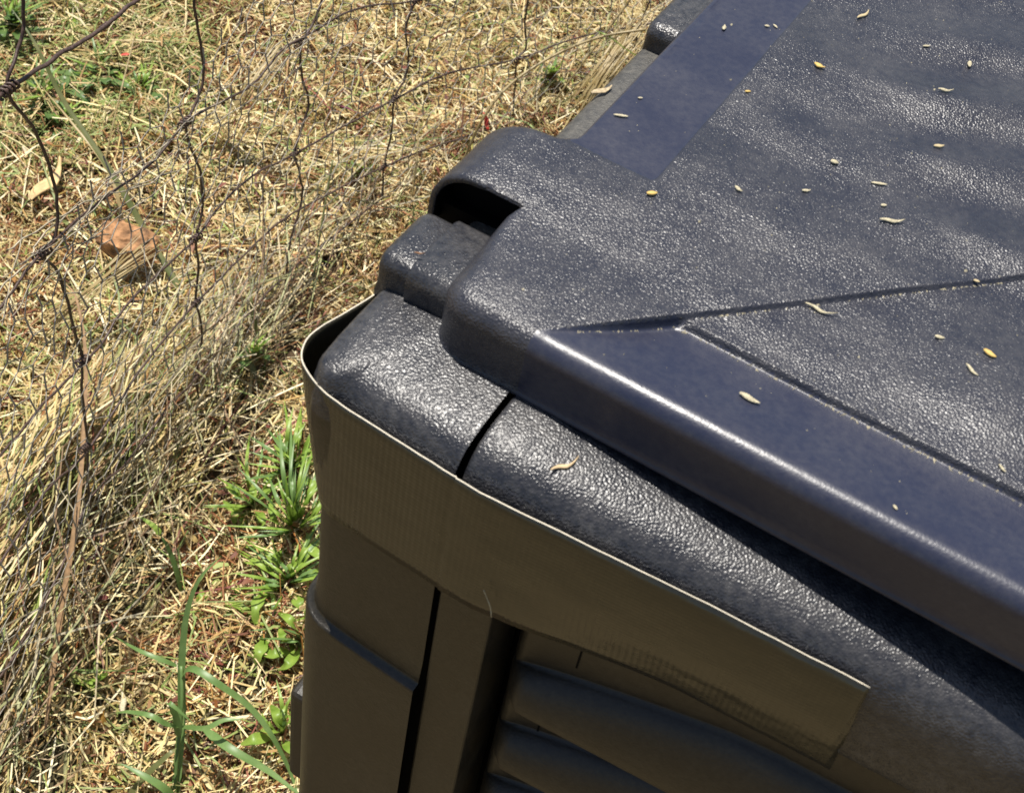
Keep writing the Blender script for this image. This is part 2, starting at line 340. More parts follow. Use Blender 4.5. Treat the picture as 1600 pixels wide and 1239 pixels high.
# ---------------- compost bin ----------------
mm = .001
bin_ = empty('compost_bin', (0, 0, GZ)); tag(bin_, 'large black plastic compost bin with textured hinged lid and louvred front', 'compost bin')
KIDS = []
def part(name, V, F, mat, parent=None, smooth=True, solid=0, solid_off=-1, rim_mat=None, weld=None):
    o = mesh(name, V, F, mat, None, smooth)
    if solid:
        md = o.modifiers.new('solid', 'SOLIDIFY'); md.thickness = solid; md.offset = solid_off
        if rim_mat: o.data.materials.append(rim_mat); md.material_offset_rim = 1
    if parent is None: KIDS.append(o)
    else: o.parent = parent
    return o
def wa(x): return .120 * max(0, x - 12) * (1 if x < 230 else 230 / x)      # the front wall has warped inwards
def wb(x): return .103 * max(0, x - 12) * (1 if x < 230 else 230 / x)     # and sagged
def warp(x, y, z): return (x * mm, (y + wa(x)) * mm, (z - wb(x)) * mm)

# corner post with rounded shoulder and stepped skirt
plan = [(-.5, 26), (-.5, 8), (-.5, .7), (-1.0, 0.0), (-6, 0.15), (-14, .5), (-24, 1.0), (-34, 1.6), (-37.5, 1.95)]
for k in range(1, 9):
    a = math.radians(-82 - k * 10.0); plan.append((-40 + 12.5 * math.cos(a), 14.8 + 12.5 * math.sin(a)))
plan += [(-52.6, 20), (-52.9, 30), (-53, 45), (-53, 62), (-53, 80)]
def pnormals(pl):
    out = []
    for i, p in enumerate(pl):
        a = pl[max(i - 1, 0)]; b = pl[min(i + 1, len(pl) - 1)]; d = Vector((b[0] - a[0], b[1] - a[1])); d.normalize(); out.append((-d.y, d.x))
    return out
plan_f = plan[3:]                                              # outer faces only
nf = [(-n[0], -n[1]) if (n[1] > 0 or n[0] > .5) else n for n in pnormals(plan_f)]
nf = [(n[0], n[1]) if (n[0] <= .01) else (-n[0], -n[1]) for n in nf]
prof = [(-34, 8.6), (-28, 8.3), (-20, 7.7), (-14, 7.0), (-9, 5.8), (-6, 4.2), (-3.6, 1.6), (-1.8, -1.8), (-.6, -6), (-.1, -11), (0, -17), (0, -60), (0, -108), (.5, -114), (.9, -119.5), (1.1, -121.4), (3.2, -121.8), (3.9, -122.3), (4.1, -123.6), (4.2, -135), (4.5, -400), (5, -748)]
rings = []
for (o_, z_) in prof:
    ring = []
    for (p, n) in zip(plan_f, nf):
        lf = min(1, max(0, -n[0] * 1.3 - .15))
        oo = max(o_, -9) * ((1 - .6 * lf) if o_ < 0 else 1) + 4.6 * min(1, lf * 1.4) * ss(-50, -25, z_)
        x = p[0] + n[0] * oo; y = p[1] + n[1] * oo
        if o_ < -9:
            t_ = (-o_ - 9) / 25; x += (min(-.5, max(-26, p[0])) - x) * t_; y += (max(42, p[1]) - y) * t_
        if o_ < 0 and n[0] > -.2: x = min(x, -.5)
        ring.append((x * mm, y * mm, z_ * mm))
    rings.append(ring)
V, F = sweep(rings)
post = part('corner_post', V, F, P_RAIL)
# lower dull part of the post uses the matt plastic
post.data.materials.append(P_BODY)
npl = len(plan_f)
for p in post.data.polygons:
    if p.center.z < -.014: p.material_index = 1

# front rail
rp = [(75, 4), (60, 5), (48, 6.4), (36, 7), (26, 7.0), (19, 6.6), (13.5, 5.7), (9.5, 4.3), (6.2, 1.8), (3.4, -2), (1.6, -7), (.9, -12), (.6, -17), (.5, -24), (.7, -33), (1.6, -38), (4, -42.5), (8, -45.5), (13, -47), (24, -48)]
xs = [.8, 1.1, 1.8, 4, 8] + [12 + 8 * i for i in range(60)]
rings = []
for i, x in enumerate(xs):
    sh = {0: .7, 1: .2}.get(i, 0)
    rings.append([warp(x, y + sh, z_ - sh) for (y, z_) in rp])
V, F = sweep(rings, flip=True); n = len(rp)
V.append((.9 * mm, 45 * mm, -20 * mm)); c = len(V) - 1
F += [(k, k + 1, c) for k in range(n - 1)]
part('front_rail', V, F, P_RAIL)
# dark seam filler between post and rail (the inner sleeve one sees through the joint)
def box(x0, x1, y0, y1, z0, z1, f=lambda *p: tuple(c * mm for c in p)):
    P = [(x0, y0, z0), (x1, y0, z0), (x1, y1, z0), (x0, y1, z0), (x0, y0, z1), (x1, y0, z1), (x1, y1, z1), (x0, y1, z1)]
    return [f(*p) for p in P], [(3, 2, 1, 0), (4, 5, 6, 7), (0, 1, 5, 4), (1, 2, 6, 5), (2, 3, 7, 6), (3, 0, 4, 7)]
def bevel(o, wdt, seg=3):
    md = o.modifiers.new('bevel', 'BEVEL'); md.width = wdt; md.segments = seg; md.limit_method = 'ANGLE'; return o
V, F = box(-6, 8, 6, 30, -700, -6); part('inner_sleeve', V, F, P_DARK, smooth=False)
V, F = box(.8, 20, .2, 26, -745, -49); bevel(part('front_stile', V, F, P_BODY, smooth=False), .0012)
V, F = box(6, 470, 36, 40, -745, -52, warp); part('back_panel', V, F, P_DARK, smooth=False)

# louvres
def louvre(zk, top):
    rings = []
    X = [24.5, 25.2, 26.5, 29, 34, 42] + [52 + 16 * i for i in range(26)]
    for i, x in enumerate(X):
        e = ss(23, 34, x); f_ = ss(24, 110, x)
        out = 11.5 * e                                # how far the blade stands out
        yb = 13
        h_ = 12 + 25 * min(1, max(0, (x - 26) / 80)) ** .8
        pr = [(yb, top), (yb, zk + h_ + 1)] + [(yb - out * math.sin(math.radians(q)) ** 1.1, zk + 1.5 + (h_ - 1.5) * math.cos(math.radians(q))) for q in (0, 12, 24, 36, 48, 60, 70, 80, 90)] + [(yb - .97 * out, zk + .3), (yb - .86 * out, zk - .5), (yb - .3, zk - 1.0)]
        sh = 3.0 * (1 - ss(24.4, 26.5, x))
        rings.append([warp(x, y + sh, z_) for (y, z_) in pr])
    V, F = sweep(rings, flip=True); return V, F
tops = [-47, -112, -155, -198, -241]; lips = [-110.5, -153.5, -196.5, -239.5, -282.5]
for zt, zl in zip(tops, lips):
    V, F = louvre(zl, zt); part('louvre', V, F, P_LOUV)
nt_ = [box(46.2, 46.9, 12.7, 14, -84, -66, warp), box(40, 40.7, 12.7, 14, -139, -126, warp)]
for a_ in nt_: part('mould_line', a_[0], a_[1], P_DARK, smooth=False)
V, F = box(-61.4, -32.5, 84, 111, -60, 10); part('hood_shade_block', V, F, P_DARK, smooth=False)  # two black blocks added inside the hood to make its opening dark
V, F = box(-58.5, -33, 88.4, 110, -60, 20); part('hood_shade_block', V, F, P_DARK, smooth=False)

# side rim and left wall
srp = [(-60, -749), (-52, -749), (-49, -60), (-49, 4), (-48.3, 7), (-46.5, 8.8), (-44, 9.4), (-30, 9.8), (-20, 10)]
rings = [[(x * mm, y * mm, z_ * mm) for (x, z_) in srp] for y in [74] + list(range(80, 660, 20))]
V, F = sweep(rings); part('side_wall', V, F, P_DUSTY)
V, F = box(-58, 480, 652, 656, -749, 6); part('rear_wall', V, F, P_BODY, smooth=False)
V, F = box(466, 470, 30, 652, -749, -10); part('right_wall', V, F, P_BODY, smooth=False)
V, F = box(-66, -54, 12, 40, -292, -215); bevel(part('side_clip', V, F, P_LOUV, smooth=False), .0035)

# hinge knuckles (stand on the body's rim)
def knuckle(x0, x1, xs_, y0, y1, zt, mat):
    # profile in y-z: flat top rolling down over the front
    pr = [(y1, 2), (y1, zt - 3), (y1 - 1, zt - 1), (y1 - 3, zt)]
    r = 5
    pr += [(y0 + r, zt)] + [(y0 + r - r * math.sin(a), zt - r + r * math.cos(a)) for a in [math.radians(q) for q in range(12, 91, 13)]] + [(y0 - .2, zt - r - 5), (y0 + .8, 2), (y0 + 1, -8)]
    X = [(x0 + .0, 3.6), (x0 + .5, 2.1), (x0 + 1.3, 1.0), (x0 + 2.6, .25), (x0 + 4.5, 0), (xs_ - .5, 0), (xs_ - .35, -.0), (xs_ + .05, -1.6), (xs_ + .4, -1.9), (x1 - 1, -1.9), (x1, -1.9)]
    rings = []
    cy = (y0 + y1) / 2; cz = zt - 14
    for x, ins in X:
        ring = []
        for y, z_ in pr:
            v = Vector((y - cy, z_ - cz)); l_ = v.length; v = v * ((l_ - ins) / l_)
            if z_ < 3: v = Vector((y - cy, z_ - cz))
            ring.append((x * mm, (v.x + cy) * mm, (v.y + cz) * mm))
        rings.append(ring)
    V, F = sweep(rings); m_ = len(pr)
    F.append(tuple(range(m_))[::-1]); F.append(tuple((len(X) - 1) * m_ + k for k in range(m_)))
    return part('hinge_knuckle', V, F, mat)
knuckle(-58.5, -22, -46.5, 43.2, 71, 18, P_RAIL)
knuckle(-48.5, -33, -36, 204, 242, 19.5, P_RAIL)

# ---- lid ----
def lidz(x, y):                                # mm, height of the top face
    s = (y - 37.4) - 1.045 * (x - 2.7); d = s / 1.446           # distance from the 45 degree crease
    up = ss(-1.3, .2, d)
    hi = 30.0
    pan = ss(66.6, 67.5, y + .01 * (x - 33))
    lo = 29.7 - 3.9 * ss(34, 62, y) + 2.6 * pan
    zz = lo + (hi - lo) * up
    st = ss(-.5, -2.2, -(-x)) if False else (1 - ss(-2.2, -1.0, x)) * ss(114.5, 115.8, y)
    zz -= 1.0 * st * up
    un = .55 * math.sin(x * .045 + 1.3 * nz(x * .01, y * .01) + y * .012) * math.sin(y * .075 + x * .012 + .6) * ss(20, 90, x) + .35 * nz(x * .03, y * .05, 3)
    ga = math.exp(-((x - 105) / 60) ** 2 - ((y - 235) / 75) ** 2) * ss(4, 30, x)
    wv = 2.7 * math.sin((y - .16 * x) * 2 * math.pi / 41 + 1.2 * math.sin(x * .045)) * (.55 + .45 * math.sin(x * .06 + y * .02)) * ga * up
    gb = math.exp(-((x - 128) / 26) ** 2 - ((y - 96) / 24) ** 2) * (1 - up)
    wv += 4.2 * gb
    return zz + wv + un * (1 if up > .5 else .55) * ss(46, 60, y)
# outline: (x, y, nx, ny, rim radius, skirt bottom z), walked from the hood's front edge round the lid
out = []
def add(x, y, nx_, ny_, r, zb): out.append((x, y, nx_, ny_, r, zb))
for y in (108, 104, 98, 92, 86, 81): add(-61.5, y, -1, 0, 16.5, 4)
add(-61.5, 78.5, -1, 0, 16.5, 4)
for x in (-42, -38, -34, -30): add(x, 78.5, -.1, -1, .3, 28.9)
add(-28.2, 78.0, -.5, -1, .4, 28.2)
add(-29.5, 75.5, -1, -.15, .9, 20); add(-30.6, 72, -1, 0, 2.2, 8); add(-31, 67, -1, 0, 4, 7); add(-31, 60, -1, 0, 5.5, 7); add(-31, 54, -1, 0, 7, 7); add(-31, 47, -1, 0, 7.5, 7)
for k in range(0, 11):
    a = math.radians(180 + 9 * k); add(-19.5 + 11.5 * math.cos(a), 42.3 + 11.5 * math.sin(a), math.cos(a), math.sin(a), 8.0 - .1 * k, 7)
for x in [-12, -6, -1, 1, 2.2, 3.4, 5, 8, 14, 22] + list(range(32, 470, 10)): add(x, 30.8, 0, -1, 7 - 1.0 * ss(-6, 8, x), 7)
for k in range(0, 7):
    a = math.radians(270 + 15 * k); add(466 + 14 * math.cos(a), 44.8 + 14 * math.sin(a), math.cos(a), math.sin(a), 7, 7)
for y in range(60, 640, 20): add(480, y, 1, 0, 7, 7)
for k in range(0, 7):
    a = math.radians(0 + 15 * k); add(466 + 14 * math.cos(a), 640 + 14 * math.sin(a), math.cos(a), math.sin(a), 7, 7)
for x in range(440, -20, -20): add(x, 654, 0, 1, 7, 7)
for k in range(0, 4):
    a = math.radians(90 + 30 * k); add(-20 + 12 * math.cos(a), 642 + 12 * math.sin(a), math.cos(a), math.sin(a), 5, 7)
for y in list(range(630, 130, -20)) + [128, 123]: add(-32, y, -1, 0, 2.4, 8)
for (x, y, nx_, ny_, r) in [(-32.5, 119.5, -.93, .37, 2.4), (-34, 117, -.6, .8, 3), (-37, 115.9, -.15, .98, 4.6), (-41, 115.8, -.5, 5.2, 5.2), (-45, 115.6, -2.7, 5.2, 5.9), (-51, 115, -7.6, 5, 9.1), (-56.5, 113.3, -12.2, 4.1, 12.9), (-59.6, 110.7, -14.6, 1.9, 14.7)]:
    add(x, y, nx_, ny_, r, 7)
NO = len(out); NR = 8
rings = []
inner = []
for (x, y, nx_, ny_, r, zb) in out:
    l_ = math.hypot(nx_, ny_); nx_ /= l_; ny_ /= l_
    ix, iy = x - nx_ * r, y - ny_ * r; zt = lidz(ix, iy); ring = []
    for k in range(NR + 1):                     # quarter round from top inwards to the wall
        a = math.pi / 2 * k / NR
        ring.append(((ix + nx_ * r * math.sin(a)) * mm, (iy + ny_ * r * math.sin(a)) * mm, (zt - r * (1 - math.cos(a))) * mm))
    zw = zt - r; zb2 = min(zb, zw - .1)
    fl = .9 if zb < 7.5 and x > -33 else 0      # small bead on the bottom edge
    for t_, o_ in ((.35, .1), (.7, .25), (.88, .3), (.93, .3 + fl * .6), (.97, .35 + fl), (1.0, .3 + fl * .9)):
        zz = zw + (zb2 - zw) * t_; ring.append(((x + nx_ * o_) * mm, (y + ny_ * o_) * mm, zz * mm))
    rings.append(ring); inner.append((ix, iy))
nring = len(rings[0])
V = [p for r in rings for p in r]; F = []
for i in range(NO):
    j = (i + 1) % NO
    if out[i][0] == -61.5 and out[j][0] == -42: continue      # the hood is open in front
    for k in range(nring - 1): F.append((i * nring + k, i * nring + k + 1, j * nring + k + 1, j * nring + k))
# inner top triangulated
pts = [Vector(p) for p in inner]; edges = [(i, (i + 1) % NO) for i in range(NO)]
def inside(x, y):
    c = False; n_ = NO; j = n_ - 1
    for i in range(n_):
        if (inner[i][1] > y) != (inner[j][1] > y) and x < (inner[j][0] - inner[i][0]) * (y - inner[i][1]) / (inner[j][1] - inner[i][1]) + inner[i][0]: c = not c
        j = i
    return c
innp = np.array(inner)
def addpt(x, y, md=1.0):
    if inside(x, y) and np.min((innp[:, 0] - x) ** 2 + (innp[:, 1] - y) ** 2) > md * md: pts.append(Vector((x, y)))
for t_ in np.arange(0, 330, 1.8):               # crease
    for o_ in (-2.6, -1.35, -.9, -.45, 0, .25, 1.4):
        addpt(2.7 + t_ * .691 - o_ * .722, 37.4 + t_ * .722 + o_ * .691, .35)
def dcrease(x, y): return ((y - 37.4) - 1.045 * (x - 2.7)) / 1.446
for x in np.arange(32, 470, 2.4):               # groove
    for o_ in (64.6, 65.9, 66.4, 67.0, 67.6, 68.1, 69.6):
        y = o_ - .01 * (x - 33)
        if dcrease(x, y) < -2.9: addpt(x, y, .35)
for y in np.arange(116, 640, 2.4):              # left strip edge
    for o_ in (-3.2, -2.3, -1.9, -1.5, -1.1, -.7, .6): addpt(o_, y, .35)
for x in np.arange(-29, -2, 2.0):
    for o_ in (113.4, 114.5, 114.9, 115.3, 115.8, 116.8): addpt(x, o_, .35)
def isfine(x, y):
    return abs(dcrease(x, y)) < 3.2 or (63.5 < y + .01 * (x - 33) < 70.6 and dcrease(x, y) < 0 and x > 30) or (y > 112 and -4.2 < x < 1.2) or (x < 0 and 112.5 < y < 118)
for x in np.arange(-50, 300, 3.2):
    for y in np.arange(32, 420, 3.2):
        xx = x + (y % 2) * .8
        if not isfine(xx, y): addpt(xx, y, 1.6)
for x in np.arange(-30, 470, 12):
    for y in np.arange(36, 650, 12):
        if x > 300 or y > 420:
            if not isfine(x, y): addpt(x, y, 4)
vo, eo, fo, ov, oe, of = delaunay_2d_cdt(pts, edges, [], 1, 1e-5)
base = len(V)
imap = []
for i, v in enumerate(vo):
    o_ = ov[i][0] if ov[i] else -1
    if 0 <= o_ < NO: imap.append(o_ * nring)
    else: imap.append(len(V)); V.append((v.x * mm, v.y * mm, lidz(v.x, v.y) * mm))
for f in fo:
    q = [imap[i] for i in f]
    if len(set(q)) == len(q): F.append(tuple(q))
lid = part('lid', V, F, P_GRAIN, solid=.0022)
bm = bmesh.new(); bm.from_mesh(lid.data); bmesh.ops.recalc_face_normals(bm, faces=bm.faces)
if max(bm.faces, key=lambda f: f.calc_center_median().z).normal.z < 0: bmesh.ops.reverse_faces(bm, faces=bm.faces)
bm.to_mesh(lid.data); bm.free()
lid.data.polygons.foreach_set('use_smooth', [True] * len(lid.data.polygons))
lid.data.materials.append(P_SMOOTH); lid.data.materials.append(P_DARK); lid.data.materials.append(P_DARK); lid.modifiers['solid'].material_offset = 2  # inner faces blackened, painting the shade inside the hood
for p in lid.data.polygons:
    x, y, z_ = p.center.x / mm, p.center.y / mm, p.center.z / mm
    if (x < -1.4 and y > 115.2) or (y < 66.6 - .01 * (x - 33) and dcrease(x, y) < -.2 and x > 1.5): p.material_index = 1
rehome(bin_, KIDS)

# ---------------- duct tape ----------------
tp = [(-56.5, 62, 0), (-58, 46, 0), (-61, 33, 0), (-63.6, 23, 0), (-63.8, 15.5, 0), (-60.5, 8.8, 0), (-54, 4.6, 0), (-44, 1.5, 0), (-26, .2, 0), (0, -1.2, 0)]
bt = [(-54.5, 62, -58), (-54.6, 46, -58), (-55.6, 33, -58), (-56.2, 24, -58), (-54.8, 13, -58), (-50.5, 6, -58), (-45, 2.2, -58), (-38, 1.0, -58), (-24, .0, -58), (0, -1.0, -58)]
sp_t = spline(tp, 7); sp_b = spline(bt, 7)
NT = 15
def railY(z_):
    for (a, b_) in zip(rp, rp[1:]):
        if a[1] >= z_ >= b_[1] and a[1] != b_[1]: return a[0] + (b_[0] - a[0]) * (z_ - a[1]) / (b_[1] - a[1])
    return 13
cols = []
for a, b_ in zip(sp_t, sp_b):
    col = []
    for k in range(NT + 1):
        t_ = k / NT; e = t_ ** 1.2; p = a.lerp(b_, e); col.append((p.x * mm, p.y * mm, (-.0 - 58 * t_ + .35 * nz(p.x * .2, t_ * 2)) * mm))
    cols.append(col)
for x in [.4, 1.0, 2, 5, 9, 13, 17, 21, 25, 29] + list(range(34, 126, 5)) + [127]:
    col = []; f_ = ss(6, 84, x)
    for k in range(NT + 1):
        t_ = k / NT; z_ = -58 * t_ * (1 - .03 * f_)
        flat = -.9 + .25 * nz(x * .15, t_ * 3)
        # follows the rail: top leans on the shoulder, foot tucks in under the roll
        yy = railY(min(z_ - 6, -6)) - 1.1
        tuck = 7.5 * min(1, max(0, (-28 - z_) / 30)) ** 1.25
        yy = (1.0 if k == 0 else yy) * (1 - 0) if False else min(yy, 3.0 - 2.2 * t_ * 3 if t_ < .3 else .2) if z_ > -34 else -.3 + tuck
        y = flat * (1 - f_) - (.55 if x > .7 else .1) + yy * f_ + .3 * nz(x * .08, t_ * 4, 7)
        zz = z_ + .25 * nz(x * .3, t_, 2)
        if x >= 127: pass
        xe = x + (t_ * 4.0 * ss(100, 127, x)) + (0.6 * nz(t_ * 9, 3) if x >= 127 else 0)
        col.append(warp(xe, y, zz))
    cols.append(col)
V, F = sweep(cols)
tape = mesh('duct_tape', V, F, TAPE); tape.data.materials.append(TAPE_EDGE)
md = tape.modifiers.new('solid', 'SOLIDIFY'); md.thickness = .00045; md.offset = 1; md.material_offset_rim = 1
tag(tape, 'wide strip of brown duct tape wrapped round the corner of the bin', 'duct tape')

# ---------------- wire fence ----------------
fence = empty('wire_fence', (FB0.x, FB0.y, GZ)); tag(fence, 'sagging rusty woven wire fence behind the bin', 'wire fence')
FK = []
def wire(name, pix, r, off=0.0, mat=RUST, wob=.0):
    P = spline([onfence(*p, off=off) for p in pix], 8)
    P = [p + Vector((.0010 * nz(i * .37, pix[0][0], 5), .0010 * nz(i * .31, pix[0][0]), .0013 * nz(i * .45, pix[0][0], 3))) for i, p in enumerate(P)]
    V, F = tube(P, r, 7); o = mesh(name, V, F, mat); FK.append(o); return P
stays = [[(48, -90), (30, -40), (36, 10), (34, 60), (12, 140), (55, 205), (78, 265), (90, 320), (85, 372), (66, 398), (92, 428), (112, 500), (128, 560), (128, 610), (136, 690), (140, 780), (160, 885)],
         [(330, -110), (303, -20), (312, 60), (318, 120), (300, 175), (290, 192), (296, 225), (313, 270), (316, 330), (306, 372), (310, 420), (306, 470), (316, 520), (308, 580), (312, 640)],
         [(520, -70), (503, 0), (488, 40), (470, 70), (472, 120), (482, 160), (470, 205), (460, 240), (468, 270), (472, 310), (458, 360), (450, 400), (446, 450)],
         [(690, -80), (650, 0), (634, 45), (638, 85), (634, 120), (616, 156), (612, 205), (600, 262), (598, 310)],
         [(835, -70), (825, 0), (820, 40), (822, 75), (808, 95), (804, 140), (800, 190), (790, 215)],
         [(1040, -60), (1016, 0), (1000, 40), (990, 80), (984, 110)]]
lines = [[(-60, 175), (0, 150), (12, 140), (80, 95), (160, 44), (225, -8), (300, -60)],
         [(-70, 560), (-20, 508), (0, 482), (35, 432), (65, 396), (125, 340), (170, 305), (240, 252), (290, 192), (345, 160), (395, 132), (440, 80), (490, 50), (555, 15), (650, 2), (760, -14)],
         [(-60, 760), (0, 712), (60, 640), (120, 578), (160, 535), (195, 480), (250, 425), (306, 372), (345, 320), (395, 275), (462, 240), (540, 196), (616, 156), (700, 115), (808, 93), (900, 60), (1000, 40), (1100, 20)],
         [(-70, 960), (0, 880), (70, 770), (140, 700), (225, 570), (308, 472), (380, 400), (440, 345), (520, 300), (598, 262), (660, 236), (740, 210), (800, 190), (880, 170)],
         [(-40, 1120), (30, 1010), (90, 900), (140, 780), (200, 720), (260, 640), (312, 585), (380, 500), (446, 430), (520, 370), (596, 310)]]
for p in stays: wire('stay_wire', p, .00115)
for i, p in enumerate(lines): wire('line_wire', p, .0010 if i else .0014, off=.0022)
knots = [(12, 140, 1), (66, 396, 1), (128, 565, 1), (132, 700, .8), (290, 192, 1), (306, 372, .9), (308, 472, .8), (312, 585, .8), (470, 66, .9), (461, 240, .8), (447, 345, .7), (650, 2, .8), (616, 156, .8), (598, 262, .7), (808, 94, .8), (163, 42, .55)]
for (kx, ky, sc) in knots:
    c = onfence(kx, ky, .0015); a_ = onfence(kx - 14, ky + 11, .0015); ax = (a_ - c).normalized(); u = ax.orthogonal().normalized(); v = ax.cross(u)
    pp = []
    for k in range(44):
        a = k * .62; pp.append(c + ax * ((k - 22) * .00042 * sc) + (u * math.cos(a) + v * math.sin(a)) * .0029 * sc)
    V, F = tube(pp, .00095 * sc, 5); FK.append(mesh('knot', V, F, RUST))
for k in FK: k.parent = fence; k.location = -fence.location

# pale stems and loose netting strands riding along the second line wire
parts = []
for k in range(34):
    Lw = spline([onfence(*p, off=.004) for p in lines[1][1:-2]], 6); i0 = random.randrange(0, len(Lw) - 14); ln = random.randrange(8, 26); seg_ = Lw[i0:i0 + ln]
    o1 = Vector((random.gauss(0, .006), random.gauss(0, .006), random.gauss(-.002, .011))); o2 = Vector((random.gauss(0, .01), random.gauss(0, .01), random.gauss(-.008, .02)))
    pp = [p + o1.lerp(o2, j / len(seg_)) + Vector((.002 * nz(j * .3, k), .002 * nz(j * .3, k, 3), .003 * nz(j * .3, k, 7))) for j, p in enumerate(seg_)]
    if len(pp) > 3: parts.append(tube(pp, random.choice((.0003, .0004, .0006)), 4, False))
V, F = join(parts); tag(mesh('loose_stems', V, F, simple('bleached_stem', (.36, .31, .22), .75, .5, 120)), 'pale stems riding along the line wire across the top left knots', 'dry stems', None, 'stuff')

# fine hexagonal netting tied to the fence
def netting():
    parts = []; cell = .026; hx = cell; hz = cell * 1.15
    rows = 17; colsn = 62
    def P(i, j):
        s_ = -.32 + i * hx * .5; zz = j * hz * .5
        f0, f1, f2 = fpt(s_); q = f0 + f2 * (.006 + .012 * nz(s_ * 6, zz * 9) + .008 * nz(s_ * 25, zz * 25, 3)); q.z = GZ + .02 + zz * (1 + .12 * nz(s_ * 3, 2)) + .007 * nz(s_ * 17, zz * 17, 8)
        return q + f1 * .006 * nz(s_ * 20, zz * 20, 5)
    for j in range(rows):
        for i in range(colsn * 2):
            if (i + j) % 2: continue
            a = P(i, j * 1.5); b_ = P(i + 1, j * 1.5 + .5); c = P(i - 1, j * 1.5 + .5); d = P(i + 1, j * 1.5 + 1.5)
            parts.append(tube([a, (a + b_) / 2 + Vector((0, 0, .0008)), b_], .0005, 3, False)); parts.append(tube([a, (a + c) / 2, c], .0005, 3, False))
            parts.append(tube([b_, (b_ + d) / 2, d], .00075, 3, False))
    return join(parts)
V, F = netting()
net = mesh('wire_netting', V, F, GALV); tag(net, 'fine crumpled hexagonal wire netting fixed along the lower fence', 'wire netting')

# ---------------- plants ----------------
def blade_mesh(P, wid, fold=.25, n=5):
    P = spline(P, n); V = []; F = []; N = len(P)
    for i, p in enumerate(P):
        t = (P[min(i + 1, N - 1)] - P[max(i - 1, 0)]).normalized(); s_ = t.cross(Vector((0, 0, 1)))
        s_ = s_.normalized() if s_.length > .05 else Vector((1, 0, 0)); up = s_.cross(t).normalized()
        u = i / (N - 1); w_ = wid * (min(1, u * 6 + .45)) * (1 - u ** 2.2) ** .8 + wid * .02
        V += [p - s_ * w_ + up * w_ * fold, p, p + s_ * w_ + up * w_ * fold]
    for i in range(N - 1):
        for k in range(2): F.append((i * 3 + k, i * 3 + k + 1, (i + 1) * 3 + k + 1, (i + 1) * 3 + k))
    return V, F
def leaf_mesh(P, wid, lobes=0):
    P = spline(P, 6); V = []; F = []; N = len(P)
    for i, p in enumerate(P):
        t = (P[min(i + 1, N - 1)] - P[max(i - 1, 0)]).normalized(); s_ = t.cross(Vector((0, 0, 1))).normalized(); up = s_.cross(t)
        u = i / (N - 1); w_ = wid * (math.sin(math.pi * min(1, u * .93 + .05)) ** .8) * (.35 + .65 * ss(0, .55, u)) * (1 + lobes * .35 * math.sin(u * 24)) + wid * .04
        V += [p - s_ * w_ + up * w_ * .3, p - s_ * w_ * .5 + up * w_ * .1, p, p + s_ * w_ * .5 + up * w_ * .1, p + s_ * w_ + up * w_ * .3]
    for i in range(N - 1):
        for k in range(4): F.append((i * 5 + k, i * 5 + k + 1, (i + 1) * 5 + k + 1, (i + 1) * 5 + k))
    return V, F
def plant(name, label, cat, base_px, leaves, group=None, stem=None):
    b = gnd(*base_px); r = empty(name, b); tag(r, label, cat, group)
    for (pix, wid, kind, mat) in leaves:
        P = [gnd(x, y, h) for (x, y, h) in pix]
        if kind == 'stem': V, F = tube(spline(P, 6), wid, 5)
        else: V, F = (leaf_mesh(P, wid, .6 if kind == 'lobed' else 0) if kind in ('leaf', 'lobed') else blade_mesh(P, wid))
        o = mesh('stem' if kind == 'stem' else 'leaf', V, F, mat, r); o.location = -b
        if kind == 'twig': pass
    return r
plant('grass_plant', 'tall grass plant with broad arching blades at the bottom centre left', 'grass plant', (280, 1230), [
    ([(272, 1260, 0), (278, 1200, .02), (284, 1120, .05), (284, 1040, .09), (292, 960, .13), (312, 905, .16), (346, 868, .18)], .0034, 'blade', BLADE),
    ([(282, 1060, .08), (300, 1045, .1), (340, 1068, .1), (390, 1105, .08), (425, 1150, .06), (455, 1210, .03), (470, 1260, .02)], .0030, 'blade', BLADE),
    ([(284, 1135, .05), (320, 1138, .08), (350, 1125, .09), (378, 1124, .09)], .0026, 'blade', BLADE),
    ([(284, 1135, .05), (262, 1132, .07), (235, 1118, .08), (200, 1112, .07), (180, 1114, .06)], .0026, 'blade', BLADE),
    ([(280, 1150, .05), (274, 1120, .07), (264, 1098, .09), (300, 1128, .08)], .0030, 'blade', BLADE),
    ([(276, 1040, .09), (250, 1030, .1), (215, 1015, .1), (180, 995, .08)], .0022, 'blade', BLADE),
    ([(272, 1262, 0), (276, 1190, .03), (284, 1100, .07), (283, 1040, .09)], .0016, 'stem', BLADE),
    ([(320, 1140, .06), (360, 1170, .07), (420, 1205, .06), (480, 1250, .05)], .0036, 'blade', BLADE)])
plant('grass_plant', 'two flat grass blades leaning out over the bottom edge of the photo', 'grass plant', (210, 1260), [
    ([(285, 1270, 0), (260, 1235, .03), (225, 1212, .04), (188, 1192, .04)], .0036, 'blade', BLADE),
    ([(190, 1260, 0), (225, 1215, .03), (262, 1180, .05), (276, 1168, .05)], .0030, 'blade', OLIVE)])
plant('grass_plant', 'slender grass blade rising alone from the litter beside the hay ridge', 'grass plant', (286, 930), [
    ([(288, 935, 0), (275, 890, .03), (262, 855, .05), (250, 835, .06)], .0026, 'blade', BLADE),
    ([(250, 835, .06), (240, 822, .065), (215, 805, .07)], .0028, 'blade', LEAF)])
